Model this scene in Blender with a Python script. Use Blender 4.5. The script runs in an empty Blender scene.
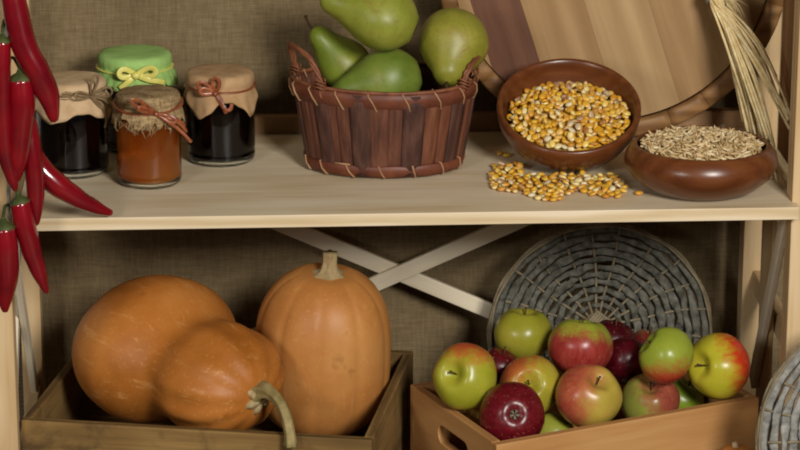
import bpy, bmesh, math, random
from mathutils import Vector, Matrix, Quaternion, noise
R_ = math.radians
PI = math.pi
random.seed(7)
sc = bpy.context.scene
COL = sc.collection

# ------------------------------------------------------------------ camera
FPX = 2900.0
psi, pit = R_(3.0), R_(17.0)
F = Vector((math.sin(psi)*math.cos(pit), math.cos(psi)*math.cos(pit), -math.sin(pit)))
RT = Vector((math.cos(psi), -math.sin(psi), 0))
UP = RT.cross(F)
CAM = Vector((0, 0, .40)) - (FPX/870.0)*(F + UP*(11.5/FPX))
cd = bpy.data.cameras.new('camera'); cam = bpy.data.objects.new('camera', cd); COL.objects.link(cam)
cd.lens = 36.0*FPX/800.0; cd.sensor_width = 36.0; cd.clip_start = .05
M = Matrix((RT, UP, -F)).transposed().to_4x4(); M.translation = CAM
cam.matrix_world = M
sc.camera = cam

def at(px, py, Y=None, Z=None):
    """the point of the place seen at a pixel, at depth Y or height Z"""
    r = F + RT*((px-400)/FPX) - UP*((py-225)/FPX)
    t = (Y-CAM.y)/r.y if Y is not None else (Z-CAM.z)/r.z
    return CAM + r*t

# ------------------------------------------------------------------ materials
def col(h):
    h = h.lstrip('#'); o = []
    for i in (0, 2, 4):
        c = int(h[i:i+2], 16)/255.0
        o.append(c/12.92 if c <= .04045 else ((c+.055)/1.055)**2.4)
    return (*o, 1)

class NT:
    def __init__(s, name, rough=.5, spec=.5):
        s.m = bpy.data.materials.new(name); s.m.use_nodes = True
        s.t = s.m.node_tree; s.n = s.t.nodes
        s.b = s.n['Principled BSDF']
        s.b.inputs['Roughness'].default_value = rough
        s.b.inputs['Specular IOR Level'].default_value = spec
        s._tc = None
    def new(s, ty, **kw):
        n = s.n.new(ty)
        for k, v in kw.items(): setattr(n, k, v)
        return n
    def link(s, a, b): s.t.links.new(a, b)
    def coord(s, scale=(1, 1, 1), rot=(0, 0, 0), out='Object'):
        if s._tc is None: s._tc = s.new('ShaderNodeTexCoord')
        mp = s.new('ShaderNodeMapping'); s.link(s._tc.outputs[out], mp.inputs[0])
        mp.inputs['Scale'].default_value = scale; mp.inputs['Rotation'].default_value = rot
        return mp.outputs[0]
    def noise(s, vec, scale=5, detail=4, rough=.55, dist=0):
        n = s.new('ShaderNodeTexNoise'); n.inputs['Scale'].default_value = scale
        n.inputs['Detail'].default_value = detail; n.inputs['Roughness'].default_value = rough
        n.inputs['Distortion'].default_value = dist
        s.link(vec, n.inputs['Vector']); return n.outputs['Fac']
    def ramp(s, fac, stops):
        r = s.new('ShaderNodeValToRGB'); e = r.color_ramp.elements
        while len(e) < len(stops): e.new(.5)
        for q, (p, c) in zip(e, stops):
            q.position = p; q.color = col(c) if isinstance(c, str) else (c, c, c, 1)
        s.link(fac, r.inputs[0]); return r.outputs[0]
    def math(s, op, a, b=None, c=None):
        n = s.new('ShaderNodeMath', operation=op)
        for i, v in enumerate((a, b, c)):
            if v is None: continue
            if isinstance(v, (int, float)): n.inputs[i].default_value = v
            else: s.link(v, n.inputs[i])
        return n.outputs[0]
    def mix(s, fac, a, b, blend='MIX'):
        n = s.new('ShaderNodeMix', data_type='RGBA', blend_type=blend)
        for i, v in ((0, fac), (6, a), (7, b)):
            if isinstance(v, (int, float)): n.inputs[i].default_value = v
            elif isinstance(v, str): n.inputs[i].default_value = col(v)
            else: s.link(v, n.inputs[i])
        return n.outputs[2]
    def base(s, c):
        if isinstance(c, str): s.b.inputs['Base Color'].default_value = col(c)
        else: s.link(c, s.b.inputs['Base Color'])
    def bump(s, h, strength=.3, dist=.002):
        b = s.new('ShaderNodeBump'); b.inputs['Strength'].default_value = strength
        b.inputs['Distance'].default_value = dist
        s.link(h, b.inputs['Height']); s.link(b.outputs[0], s.b.inputs['Normal'])

def wood(name, dark, mid, light, rough=.55, grain=1.0, bump=.12, rot=(0, 0, 0), rings=.35, stain=None, spec=.3, axis='X'):
    t = NT(name, rough, spec)
    ax_ = (lambda l, h: (l, h, h)) if axis == 'X' else (lambda l, h: (h, h, l))
    v = t.coord(ax_(2.2*grain, 30*grain), rot)
    n1 = t.noise(v, 2.2, 6, .6, .25)
    v2 = t.coord(ax_(5*grain, 180*grain), rot)
    n2 = t.noise(v2, 2.0, 4, .6)
    v3 = t.coord(ax_(1.6*grain, 9*grain), rot)
    w = t.new('ShaderNodeTexWave', wave_type='BANDS', bands_direction='Y')
    w.inputs['Scale'].default_value = 2.1; w.inputs['Distortion'].default_value = 6
    w.inputs['Detail'].default_value = 3; w.inputs['Detail Scale'].default_value = .8
    t.link(v3, w.inputs['Vector'])
    f = t.math('ADD', t.math('MULTIPLY', n1, 1-rings), t.math('MULTIPLY', w.outputs['Fac'], rings))
    f = t.math('ADD', t.math('MULTIPLY', f, .8), t.math('MULTIPLY', n2, .2))
    c = t.ramp(f, [(.25, dark), (.5, mid), (.75, light)])
    if stain:
        sv = t.coord((1, 1, 1)); ns = t.noise(sv, 14, 5, .65, .5)
        c = t.mix(t.ramp(ns, [(.5, 0.), (.68, .75)]), c, stain)
    t.base(c); t.bump(n2, bump, .001)
    return t.m

def plain(name, c, rough=.5, spec=.5, var=None, scale=40, bump=0, bscale=200, **kw):
    t = NT(name, rough, spec)
    if var:
        n = t.noise(t.coord(), scale, 5, .6)
        t.base(t.ramp(n, [(.3, c), (.7, var)]))
    else: t.base(c)
    if bump: t.bump(t.noise(t.coord(), bscale, 4), bump, .001)
    for k, v in kw.items(): t.b.inputs[k].default_value = v
    return t.m

MAT = {}
MAT['pine'] = wood('pine', '#b8976a', '#cbaf84', '#d8c19c', .55)
MAT['shelfwood'] = wood('shelf_pine', '#bea57c', '#d3bf9c', '#e2d3b8', .5)
MAT['slat'] = wood('slat', '#d4c6a8', '#e2d6bc', '#ebe1ca', .6)
MAT['cratewood'] = wood('crate_pine', '#9b6c3e', '#b2824e', '#c29662', .55)
MAT['oldwood'] = wood('old_wood', '#4e3b1b', '#765a31', '#997a47', .75, 1.0, .35, stain='#3a2a16')
MAT['railwood'] = wood('rail_wood', '#7d5a3a', '#94704c', '#a88460', .6)
MAT['floor'] = wood('floor_board', '#4a3826', '#63503a', '#7a6448', .6)
MAT['barrel_tan'] = wood('barrel_tan', '#99794f', '#a98a60', '#b89a6e', .5, .6, rings=.2)
MAT['barrel_tan2'] = wood('barrel_tan_dark', '#8c6b42', '#9c7b52', '#ad8b61', .5, .6, rings=.2)
MAT['barrel_red'] = wood('barrel_red', '#583626', '#6a4430', '#7b543c', .5, .8, rings=.12)
MAT['barrel_stave'] = wood('barrel_stave', '#6d4c2c', '#8c663e', '#a37c50', .5, .8)
MAT['bowl'] = wood('bowl_wood', '#4c2510', '#623417', '#774624', .3, 1.0, .03, rings=.12, spec=.5)
MAT['bark'] = wood('bark_strip', '#38201a', '#5a3526', '#764a36', .6, 2.4, .6, axis='Z', rings=.15)
MAT['bark_dark'] = wood('bark_strip_dark', '#2a1a15', '#472b21', '#66463a', .65, 2.4, .7, axis='Z', rings=.15)
MAT['bark_mid'] = wood('bark_strip_brown', '#4a281a', '#673c28', '#7d5038', .6, 2.4, .5, axis='Z', rings=.15)
MAT['band'] = plain('bark_band', '#4c2114', .5, .4, '#74402a', 30, .3, 120)
MAT['twigbrown'] = plain('twig_brown', '#5c2f1c', .55, .4, '#8a5638', 60, .3, 150)
MAT['cord'] = plain('cord_tan', '#8f694a', .7, .2, '#b08a66', 80)
MAT['twine'] = plain('jute_twine', '#6f5a40', .9, .1, '#9b8462', 120, .5, 900)
MAT['kraft'] = plain('kraft_paper', '#a38059', .85, .15, '#bb9a74', 60, .35, 160)
MAT['kraft_pale'] = plain('kraft_paper_pale', '#c0a078', .85, .15, '#d4b995', 60, .35, 160)
MAT['greencloth'] = plain('green_cloth', '#8fb560', .8, .2, '#aad27e', 30, .15, 300)
MAT['yellow'] = plain('yellow_satin', '#d8d25a', .3, .6, '#efe78c', 60)
MAT['copper'] = plain('copper_satin', '#6b3018', .3, .6, '#a05c38', 120)
MAT['jam'] = plain('dark_jam', '#080204', .1, .15)
MAT['redjam'] = plain('red_jam', '#2a0606', .15, .5)
MAT['stem_brown'] = plain('stem_brown', '#3a2a18', .7, .2, '#57432a', 90)
MAT['calyx_grey'] = plain('calyx_dry', '#5e5244', .8, .2, '#8d8070', 120)
MAT['calyx'] = plain('calyx_green', '#2f3a1a', .6, .3, '#4c5428', 80)
MAT['weaver'] = plain('grey_willow', '#32322b', .75, .2, '#77756a', 95, .3, 200)
MAT['weaver_pale'] = plain('pale_grey_willow', '#5a5a57', .7, .25, '#a3a199', 95, .3, 200)
MAT['spoke'] = plain('willow_twig', '#6a5f4b', .7, .25, '#93866b', 60, .3, 200)
MAT['straw'] = plain('straw', '#d2b67a', .6, .3, '#f0dfb0', 90, .2, 400)
MAT['string'] = plain('grey_string', '#7a7468', .9, .1, '#9c9588', 150)
MAT['wall'] = plain('white_wall', '#e4e0d8', .9, .1)
MAT['gourd'] = plain('gourd_skin', '#9c5c24', .45, .4, '#bd7c38', 30)
MAT['gourd_tip'] = plain('gourd_tip', '#c9b08c', .7, .2)
MAT['comb'] = plain('honeycomb', '#d99a2e', .4, .4)

def m_burlap():
    t = NT('burlap', .95, .05)
    v = t.coord()
    def weave(dirn, sc_):
        w = t.new('ShaderNodeTexWave', wave_type='BANDS', bands_direction=dirn)
        w.inputs['Scale'].default_value = sc_; w.inputs['Distortion'].default_value = 1.6
        w.inputs['Detail'].default_value = 2; w.inputs['Detail Scale'].default_value = .6
        t.link(v, w.inputs['Vector']); return w.outputs['Fac']
    a, b = weave('X', 150), weave('Z', 150)
    f = t.math('MULTIPLY', a, b)
    sx = t.noise(t.coord((420, 1, 45)), 1, 3); sz = t.noise(t.coord((45, 1, 420)), 1, 3)
    n = t.noise(v, 7, 4)
    g = t.math('ADD', t.math('MULTIPLY', f, .35), t.math('MULTIPLY', t.math('ADD', sx, sz), .4))
    g = t.math('ADD', g, t.math('MULTIPLY', n, .1))
    t.base(t.ramp(g, [(.25, '#5d4f38'), (.6, '#867456'), (.95, '#b09d7a')]))
    t.bump(g, .5, .002)
    return t.m
MAT['burlap'] = m_burlap()

def m_patch():
    t = NT('burlap_patch', .95, .05)
    n = t.noise(t.coord((400, 400, 60)), 1, 3); n2 = t.noise(t.coord((60, 60, 400)), 1, 3)
    g = t.math('ADD', t.math('MULTIPLY', n, .5), t.math('MULTIPLY', n2, .5))
    t.base(t.ramp(g, [(.35, '#6d5638'), (.65, '#b39a72')])); t.bump(g, .6, .001)
    return t.m
MAT['burlap_cover'] = m_patch()

def m_glass():
    t = NT('jar_glass', .02, .5); t.base('#f2f6f2'); t.b.inputs['Transmission Weight'].default_value = 1; t.b.inputs['IOR'].default_value = 1.45
    return t.m
MAT['glass'] = m_glass()
def m_honey():
    t = NT('honey', .08, .5); t.base(t.ramp(t.noise(t.coord(), 22, 3), [(.35, '#d0600c'), (.7, '#f09428')]))
    t.b.inputs['Transmission Weight'].default_value = .62; t.b.inputs['IOR'].default_value = 1.4
    t.b.inputs['Subsurface Weight'].default_value = .3; t.b.inputs['Subsurface Radius'].default_value = (.03, .012, .004)
    return t.m
MAT['honey'] = m_honey()

def m_pumpkin(name, a, b, c, streak):
    t = NT(name, .48, .35)
    v = t.coord((1, 1, 1)); n = t.noise(v, 9, 4, .6)
    cc = t.ramp(n, [(.3, a), (.5, b), (.72, c)])
    # thin pale streaks and pin spots in the rind, lengthwise along the fruit
    s1 = t.noise(t.coord((95, 95, 15)), 1, 4, .7, .5)
    cc = t.mix(t.math('MULTIPLY', t.ramp(s1, [(.58, 0.), (.74, 1.)]), streak), cc, '#d9a566')
    s2 = t.noise(v, 240, 2)
    cc = t.mix(t.math('MULTIPLY', t.ramp(s2, [(.62, 0.), (.72, 1.)]), .25), cc, '#dba967')
    s3 = t.noise(v, 34, 3)
    cc = t.mix(t.math('MULTIPLY', t.ramp(s3, [(.66, 0.), (.74, 1.)]), .35), cc, '#7d4716')
    t.base(cc); t.bump(s1, .08, .002)
    return t.m
MAT['pumpkinA'] = m_pumpkin('squash_rind', '#96581c', '#ad6a2a', '#be7e3c', .5)
MAT['pumpkinB'] = m_pumpkin('pumpkin_rind', '#a66a32', '#b77b3f', '#c48d50', .25)
MAT['pstem'] = plain('pumpkin_stem', '#8a7550', .7, .2, '#b8a47a', 70, .4, 120)
MAT['pstem_green'] = plain('pumpkin_stem_green', '#75683c', .65, .25, '#b09c6c', 60, .4, 120)

def m_chili():
    t = NT('red_chili_skin', .2, .5)
    n = t.noise(t.coord(), 18, 3)
    t.base(t.ramp(n, [(.3, '#5c0410'), (.6, '#7e0816'), (.8, '#92101e')]))
    t.b.inputs['Coat Weight'].default_value = .4; t.b.inputs['Coat Roughness'].default_value = .1
    t.bump(t.noise(t.coord((1, 1, .25)), 50, 2), .12, .004)
    return t.m
MAT['chili'] = m_chili()

def m_pear(name, a, b, c, rus):
    t = NT(name, .42, .4)
    v = t.coord(); n = t.noise(v, 22, 4, .6)
    cc = t.ramp(n, [(.3, a), (.52, b), (.75, c)])
    d = t.noise(v, 420, 2); cc = t.mix(t.math('MULTIPLY', t.ramp(d, [(.62, 0.), (.7, 1.)]), .55), cc, '#54561c')
    r = t.noise(v, 36, 6, .7, .8); cc = t.mix(t.math('MULTIPLY', t.ramp(r, [(.52, 0.), (.70, 1.)]), rus), cc, '#7a5b26')
    t.base(cc); t.bump(n, .05, .003)
    return t.m

def m_apple(name, base, base2, red, red2, dirv, lo, hi, streak=.35, speck=.2):
    t = NT(name, .3, .38)
    v = t.coord(); n = t.noise(v, 26, 4, .6)
    g = t.ramp(n, [(.3, base), (.7, base2)])
    # pigment blush on one cheek with lengthwise streaks
    dp = t.new('ShaderNodeVectorMath', operation='DOT_PRODUCT')
    t.link(t.coord(), dp.inputs[0]); dp.inputs[1].default_value = Vector(dirv).normalized()
    f = t.math('MULTIPLY', dp.outputs['Value'], 1/.038)
    n1 = t.noise(v, 28, 5, .65, .6); n2 = t.noise(t.coord((150, 150, 26)), 1, 4, .65)
    f = t.math('ADD', f, t.math('MULTIPLY', t.math('SUBTRACT', n1, .5), 1.2))
    f = t.math('ADD', f, t.math('MULTIPLY', t.math('SUBTRACT', n2, .5), streak*2.8))
    mr = t.new('ShaderNodeMapRange', interpolation_type='SMOOTHSTEP'); t.link(f, mr.inputs[0])
    mr.inputs[1].default_value = lo; mr.inputs[2].default_value = hi
    rr = t.ramp(n2, [(.3, red), (.7, red2)])
    cc = t.mix(mr.outputs[0], g, rr)
    sp = t.noise(v, 300, 2); cc = t.mix(t.math('MULTIPLY', t.ramp(sp, [(.66, 0.), (.72, 1.)]), speck), cc, '#d8c88a')
    t.base(cc)
    return t.m

def m_kernel(name, island):
    t = NT(name, .3, .5)
    if island:
        g = t.new('ShaderNodeNewGeometry'); rnd = g.outputs['Random Per Island']
    else:
        g = t.new('ShaderNodeObjectInfo'); rnd = g.outputs['Random']
    c1 = t.ramp(rnd, [(0., '#b87822'), (.14, '#d39a22'), (.4, '#dcae34'), (.55, '#c98a24'), (.68, '#e4c462'), (.84, '#e3d6ac'), (.93, '#8e522c'), (1., '#d8a634')])
    # the pale germ tip of each kernel
    at_ = t.new('ShaderNodeAttribute', attribute_name='tip')
    t.base(t.mix(t.math('MULTIPLY', at_.outputs['Fac'], .75), c1, '#e9d9ac'))
    return t.m
MAT['kernel'] = m_kernel('corn_kernel', False); MAT['kernels'] = m_kernel('corn_kernels', True)
def m_grain():
    t = NT('oat_grain', .6, .3); g = t.new('ShaderNodeNewGeometry')
    t.base(t.ramp(g.outputs['Random Per Island'], [(0., '#a88a5a'), (.3, '#c4a877'), (.6, '#d4bc8e'), (.85, '#e6d4ae'), (1., '#b0925e')]))
    return t.m
MAT['grain'] = m_grain()

# ------------------------------------------------------------------ mesh builder
class MB:
    def __init__(s): s.v = []; s.f = []; s.flat = set(); s.attr = {}
    def add(s, vs, fs, flat=False):
        o = len(s.v); s.v += [Vector(p) for p in vs]
        for f in fs:
            if flat: s.flat.add(len(s.f))
            s.f.append(tuple(i+o for i in f))
        return o
    def box(s, c, size, M=None):
        x, y, z = [q/2 for q in size]
        vs = [Vector((i*x, j*y, k*z)) for i in (-1, 1) for j in (-1, 1) for k in (-1, 1)]
        vs = [(M @ p if M else p)+Vector(c) for p in vs]
        s.add(vs, [(0, 1, 3, 2), (4, 6, 7, 5), (0, 4, 5, 1), (2, 3, 7, 6), (0, 2, 6, 4), (1, 5, 7, 3)], True)
    def grid(s, rows, close_u=False, cap0=False, cap1=False, flat=False):
        n = len(rows[0]); o = len(s.v); vs = [p for r in rows for p in r]; fs = []
        for i in range(len(rows)-1):
            for j in range(n if close_u else n-1):
                k = (j+1) % n
                fs.append((i*n+j, i*n+k, (i+1)*n+k, (i+1)*n+j))
        if cap0: fs.append(tuple(reversed(range(n))))
        if cap1: fs.append(tuple(range((len(rows)-1)*n, len(rows)*n)))
        s.add(vs, fs, flat)
    def sweep(s, pts, rad, sides=8, flat=1.0, up=None, cap=True, rib=None):
        """tube along pts; rad number or list; flat squashes along the frame's second axis"""
        pts = [Vector(p) for p in pts]; n = len(pts)
        if not isinstance(rad, (list, tuple)): rad = [rad]*n
        T = []
        for i in range(n):
            a = pts[max(0, i-1)]; b = pts[min(n-1, i+1)]
            T.append((b-a).normalized() if (b-a).length > 1e-9 else Vector((0, 0, 1)))
        u = Vector(up) if up else (Vector((0, 0, 1)) if abs(T[0].z) < .9 else Vector((1, 0, 0)))
        rows = []
        for i in range(n):
            u = u - T[i]*u.dot(T[i])
            if u.length < 1e-6: u = T[i].orthogonal()
            u.normalize(); w = T[i].cross(u)
            row = []
            for k in range(sides):
                a = 2*PI*k/sides
                q = 1 if rib is None else 1+rib[1]*math.cos(rib[0]*a)
                row.append(pts[i]+(w*math.cos(a)+u*math.sin(a)*flat)*rad[i]*q)
            rows.append(row)
        s.grid(rows, True, cap, cap)
    def lathe(s, prof, seg=40, fn=None, cap0=False, cap1=False, M=None):
        rows = []
        for (r, z) in prof:
            row = []
            for k in range(seg):
                a = 2*PI*k/seg; rr, zz = (r, z) if fn is None else fn(r, z, a)
                p = Vector((rr*math.cos(a), rr*math.sin(a), zz))
                row.append(M @ p if M else p)
            rows.append(row)
        s.grid(rows, True, cap0, cap1)
    def build(s, name, mat, parent=None, M=None, bevel=0, solid=0, sub=0, smooth=True):
        me = bpy.data.meshes.new(name); me.from_pydata([tuple(p) for p in s.v], [], s.f); me.update()
        bm = bmesh.new(); bm.from_mesh(me); bmesh.ops.recalc_face_normals(bm, faces=bm.faces); bm.to_mesh(me); bm.free()
        if smooth and not bevel:
            me.polygons.foreach_set('use_smooth', [i not in s.flat for i in range(len(me.polygons))])
        for k, vals in s.attr.items():
            a = me.attributes.new(k, 'FLOAT', 'POINT'); a.data.foreach_set('value', vals)
        if mat: me.materials.append(MAT[mat] if isinstance(mat, str) else mat)
        o = bpy.data.objects.new(name, me); COL.objects.link(o)
        if parent: o.parent = parent
        if M is not None: o.matrix_basis = M
        if solid:
            m = o.modifiers.new('thickness', 'SOLIDIFY'); m.thickness = solid; m.offset = 0
        if bevel:
            m = o.modifiers.new('edge', 'BEVEL'); m.width = bevel; m.segments = 2; m.limit_method = 'ANGLE'
        if sub:
            m = o.modifiers.new('smooth', 'SUBSURF'); m.levels = sub; m.render_levels = sub
        return o

def tag(o, label=None, cat=None, group=None, kind=None):
    for k, v in (('label', label), ('category', cat), ('group', group), ('kind', kind)):
        if v: o[k] = v
    return o
def empty(name, M, label, cat, group=None):
    o = bpy.data.objects.new(name, None); COL.objects.link(o); o.empty_display_size = .02
    o.matrix_basis = M if isinstance(M, Matrix) else Matrix.Translation(M)
    return tag(o, label, cat, group)
def T(p): return Matrix.Translation(Vector(p))
def axis_M(p, z, x=(1, 0, 0)):
    """matrix at p with local Z along z and local X near x"""
    z = Vector(z).normalized(); x = Vector(x); x = (x - z*x.dot(z)).normalized(); y = z.cross(x)
    m = Matrix((x, y, z)).transposed().to_4x4(); m.translation = Vector(p); return m
def x_M(p, x, z=(0, 0, 1)):
    x = Vector(x).normalized(); z = Vector(z); z = (z - x*z.dot(x)).normalized(); y = z.cross(x)
    m = Matrix((x, y, z)).transposed().to_4x4(); m.translation = Vector(p); return m
def board(name, a, b, w, th, mat, parent, side=(0, 0, 1), bevel=.0015, end_trim=0):
    """plank from a to b; w along `side`, th across it; its grain runs along local X"""
    a, b = Vector(a), Vector(b); mb = MB(); mb.box((0, 0, 0), ((b-a).length, th, w))
    return mb.build(name, mat, parent, x_M((a+b)/2, b-a, side), bevel)
def smooth_path(pts, n=6):
    """Catmull-Rom through pts (any length tuples)"""
    P = [tuple(p) for p in pts]; P = [P[0]]+P+[P[-1]]; out = []
    for i in range(1, len(P)-2):
        for k in range(n):
            t = k/n; q = []
            for a, b, c, d in zip(P[i-1], P[i], P[i+1], P[i+2]):
                q.append(.5*(2*b+(c-a)*t+(2*a-5*b+4*c-d)*t*t+(3*b-a-3*c+d)*t**3))
            out.append(tuple(q))
    out.append(P[-2]); return out

SH = .4004    # just above the shelf top, where things stand
# ------------------------------------------------------------------ setting
mb = MB(); mb.box((0, 0, -.02), (5, 5, .04)); fl = mb.build('floor', 'floor', None, T((0, -.2, 0))); tag(fl, 'brown wooden floor under the rack', 'floor', kind='structure')
mb = MB(); mb.box((0, 0, 0), (5, .06, 2.6)); wl = mb.build('wall_back', 'wall', None, T((0, 1.2, 1.3))); tag(wl, 'white wall behind the burlap', 'wall', kind='structure')

# burlap sheet hung behind the rack
def burlap():
    mb = MB(); nx, nz = 90, 70; rows = []
    for j in range(nz+1):
        row = []
        z = -.0+1.45*j/nz
        for i in range(nx+1):
            x = -.467+1.232*i/nx
            y = .415 + .010*math.sin(x*9+z*3.1) + .008*noise.noise((x*4, z*3, 1.7)) + .004*noise.noise((x*11, z*9, 4))
            # shallow slanting creases near the left bottom
            for (cx, cz, dx, dz, w) in ((-.36, .27, .62, .78, .006), (-.385, .3, .1, .99, .006), (-.33, .2, .8, .6, .005)):
                d = (x-cx)*dz-(z-cz)*dx; s_ = (x-cx)*dx+(z-cz)*dz
                y -= .005*math.exp(-(d/w)**2)*math.exp(-(s_/.09)**2)
            row.append((x, max(y, .392), z+.002))
        rows.append(row)
    mb.grid(rows)
    o = mb.build('burlap_cloth', 'burlap', solid=.0015)
    tag(o, 'brown woven burlap cloth hanging behind the whole wooden rack', 'cloth')
burlap()

# ------------------------------------------------------------------ rack
rack = empty('shelf_rack', (0, .18, 0), 'pale pine shelf rack with a crossed slat back holding jars and bowls', 'shelf rack')
OF = Vector((0, -.18, 0))
def rb(name, a, b, w, th, mat='pine', side=(0, 0, 1), **k): return board(name, Vector(a)+OF, Vector(b)+OF, w, th, mat, rack, side, **k)
rb('shelf', (-.441, .178, SH-.0079), (.463, .178, SH-.0079), .355, .0150, 'shelfwood', side=(0, 1, 0), bevel=.001)
rb('rail', (-.441, .3645, SH+.001), (.463, .3645, SH+.001), .042, .016, 'railwood')
for x0 in (-.468, .4772):
    rb('post', (x0, .039, .0), (x0, .039, 1.15), .038, .036, 'pine', side=(1, 0, 0))
for x0, pw in ((-.4545, .026), (.4785, .038)):
    rb('post', (x0, .354, .0), (x0, .354, 1.15), pw, .034, 'pine', side=(1, 0, 0))
# crossed slats at the back, between the shelf and the floor
c = at(397, 273, Y=.362)
dA = (at(483, 318, Y=.366)-at(285, 236, Y=.366)).normalized(); dB = (at(515, 228, Y=.357)-at(380, 287, Y=.357)).normalized()
rb('brace', Vector((c.x, .3665, c.z))-dA*.46, Vector((c.x, .3665, c.z))+dA*.46, .0205, .008, 'slat')
rb('brace', Vector((c.x, .3575, c.z))-dB*.46, Vector((c.x, .3575, c.z))+dB*.46, .0205, .008, 'slat')
# crossed slats and low rails of the two ends
for sx, x0 in ((-1, -.452), (1, .4795)):
    xb = x0 if sx < 0 else .4595
    rb('brace', (xb, .055, .385), (xb, .338 if sx < 0 else .235, .06 if sx < 0 else .10), .024, .008, 'slat', side=(0, .5, .5))
    if sx < 0: rb('brace', (x0+sx*.009, .055, .05), (x0+sx*.009, .338, .37), .022, .008, 'slat', side=(0, -.5, .5))
    else: rb('brace', (.4675, .205, .0), (.4675, .205, .38), .075, .006, 'pine', side=(0, 1, 0))
    rb('rail', (x0, .058, .20 if sx > 0 else .06), (x0, .337, .20 if sx > 0 else .06), .03, .014, 'pine')
    if sx > 0: rb('brace', (.4845, .20, SH), (.4845, .20, 1.15), .10, .006, 'railwood', side=(0, 1, 0))
    rb('rail', (x0, .058, SH-.03), (x0, .337, SH-.03), .03, .014, 'pine')

# ------------------------------------------------------------------ jars
def cover_mb(Rl, h, drop, skirt, corner, phase, flare=.16, pleat=.05, npl=13, seed=0, ragged=0.0, seg=120):
    rnd = random.Random(seed); mb = MB(); rows = []
    ph = [rnd.uniform(0, 6.28) for _ in range(4)]
    def pl(a): return math.sin(npl*a+ph[0])*.6+math.sin((npl*1.7//1)*a+ph[1])*.4
    prof = [(.001, 0), (Rl*.3, .0), (Rl*.6, -.0003), (Rl*.85, -.0006), (Rl*.97, -.0018), (Rl*1.02, -.0048), (Rl*1.035, -.009), (Rl*1.02, -drop*.8), (Rl*.985, -drop)]
    for i, (r, z) in enumerate(prof):
        row = []
        for k in range(seg):
            a = 2*PI*k/seg; q = i/len(prof)
            rr = r*(1+(pleat*.5*pl(a)*max(0, q-.45)))
            zz = h+z+.0012*noise.noise((math.cos(a)*r*60, math.sin(a)*r*60, seed))*(1 if r < Rl else .6)
            row.append((rr*math.cos(a), rr*math.sin(a), zz))
        rows.append(row)
    for j in range(1, 7):
        q = j/6; row = []
        for k in range(seg):
            a = 2*PI*k/seg
            L = skirt+corner*abs(math.cos(2*a+phase))**3+.002*pl(a*1.0+1)
            if ragged: L += ragged*noise.noise((math.cos(a)*9, math.sin(a)*9, seed+3.3))+ragged*.8*noise.noise((math.cos(a)*26, math.sin(a)*26, seed))
            rr = Rl*(.985+flare*math.sin(q*PI/2)+pleat*pl(a)*q)
            row.append((rr*math.cos(a), rr*math.sin(a), h-drop-L*q))
        rows.append(row)
    mb.grid(rows, True, True); return mb

def ribbon(mb, pts, w, th, up): mb.sweep(pts, w, 8, th/w, up=up)

def jar(name, base, Rb, h, Rl, label, content, level, cov, tie, rot=0):
    j = empty(name, Matrix.Translation(base) @ Matrix.Rotation(rot, 4, 'Z'), label, 'jar', 'preserve jars on the shelf')
    neck = h-.024; t = .0012
    out = [(.001, .0015), (Rb*.72, .001), (Rb*.88, 0), (Rb*.965, .003), (Rb, .008), (Rb, .013), (Rb*.985, .015), (Rb, .018), (Rb, neck-.020), (Rb*.98, neck-.012), (Rb*.92, neck-.004), (Rl*.94, neck), (Rl*.94, h-.004)]
    inn = [(Rl*.94-t, h-.004), (Rl*.94-t, neck), (Rb*.92-t, neck-.005), (Rb-t, neck-.018), (Rb-t, .010), (Rb*.9-t, .0032), (.001, .0030)]
    g = MB(); g.lathe(out+inn, 56); g.build('jar_glass', 'glass', j)
    cR = Rb-.0006
    cm = MB(); cm.lathe([(.001, .0033), (Rb*.88-t, .0036), (cR-.0004, .0106), (cR, .018), (cR, neck-.020), (cR*.975, neck-.012), (cR*.91, neck-.0055), (.001, neck-.0053)], 48); cm.build('contents', content, j)
    lid = MB(); lid.lathe([(.001, h-.0018), (Rl*.97, h-.0025), (Rl*.99, h-.006), (Rl*.985, h-.016), (Rl*.955, h-.016), (Rl*.955, h-.0035), (.001, h-.0032)], 40); lid.build('lid', 'stem_brown', j)
    cov.build('cover', cov.mat, j, solid=.0005)
    for nm, mbx, mt in tie: mbx.build(nm, mt, j)
    return j
def P(a, r, z): return Vector((r*math.cos(a), r*math.sin(a), z))
FR = -PI/2   # the side that faces the room

# 1: dark jar, pale paper cover, jute twine
jb = at(74, 171, Z=SH); Rl = .0395; h = .1165
cv = cover_mb(Rl*1.02, h, .015, .020, .012, .9, .20, .045, 9, 1); cv.mat = 'kraft_pale'
def twine_ring(r, z, n=2, th=.0011, seed=0):
    mb = MB(); rnd = random.Random(seed)
    for q in range(n):
        mb.sweep([P(2*PI*k/48, r+.0006*math.sin(k*1.3+q), z+.0012*math.sin(2*PI*k/48+q*2.2)+q*.0015) for k in range(49)], th, 6)
    return mb
def bow(a0, r, z, loops, tails, w, th, wide=None):
    """loops/tails given as (sideways, up) shapes on the jar front at angle a0"""
    mb = MB(); c = P(a0, r, z); s = P(a0+PI/2, 1, 0); o = P(a0, 1, 0); u = Vector((0, 0, 1))
    for (lx, lz, open_) in loops:
        d = Vector((lx, lz)); n = Vector((-lz, lx)).normalized()*open_
        pts = []
        for k in range(13):
            t = k/12; m = math.sin(t*PI)
            q = d*m + n*math.sin(2*PI*t)*.9
            pts.append(c+s*q.x+u*q.y+o*(.003+.006*m))
        mb.sweep(pts, w, 8, th/w, up=(o if wide else None))
    for tl in tails:
        pts = [c+s*x+u*zz+o*oo for (x, zz, oo) in smooth_path(tl, 5)]
        mb.sweep(pts, w, 8, th/w, up=(o if wide else None))
    mb.sweep([c-s*w*1.2+o*.003, c+o*.005, c+s*w*1.2+o*.003], [w*1.1, w*1.5, w*1.1], 8)
    return mb
a1 = FR+.62
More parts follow.
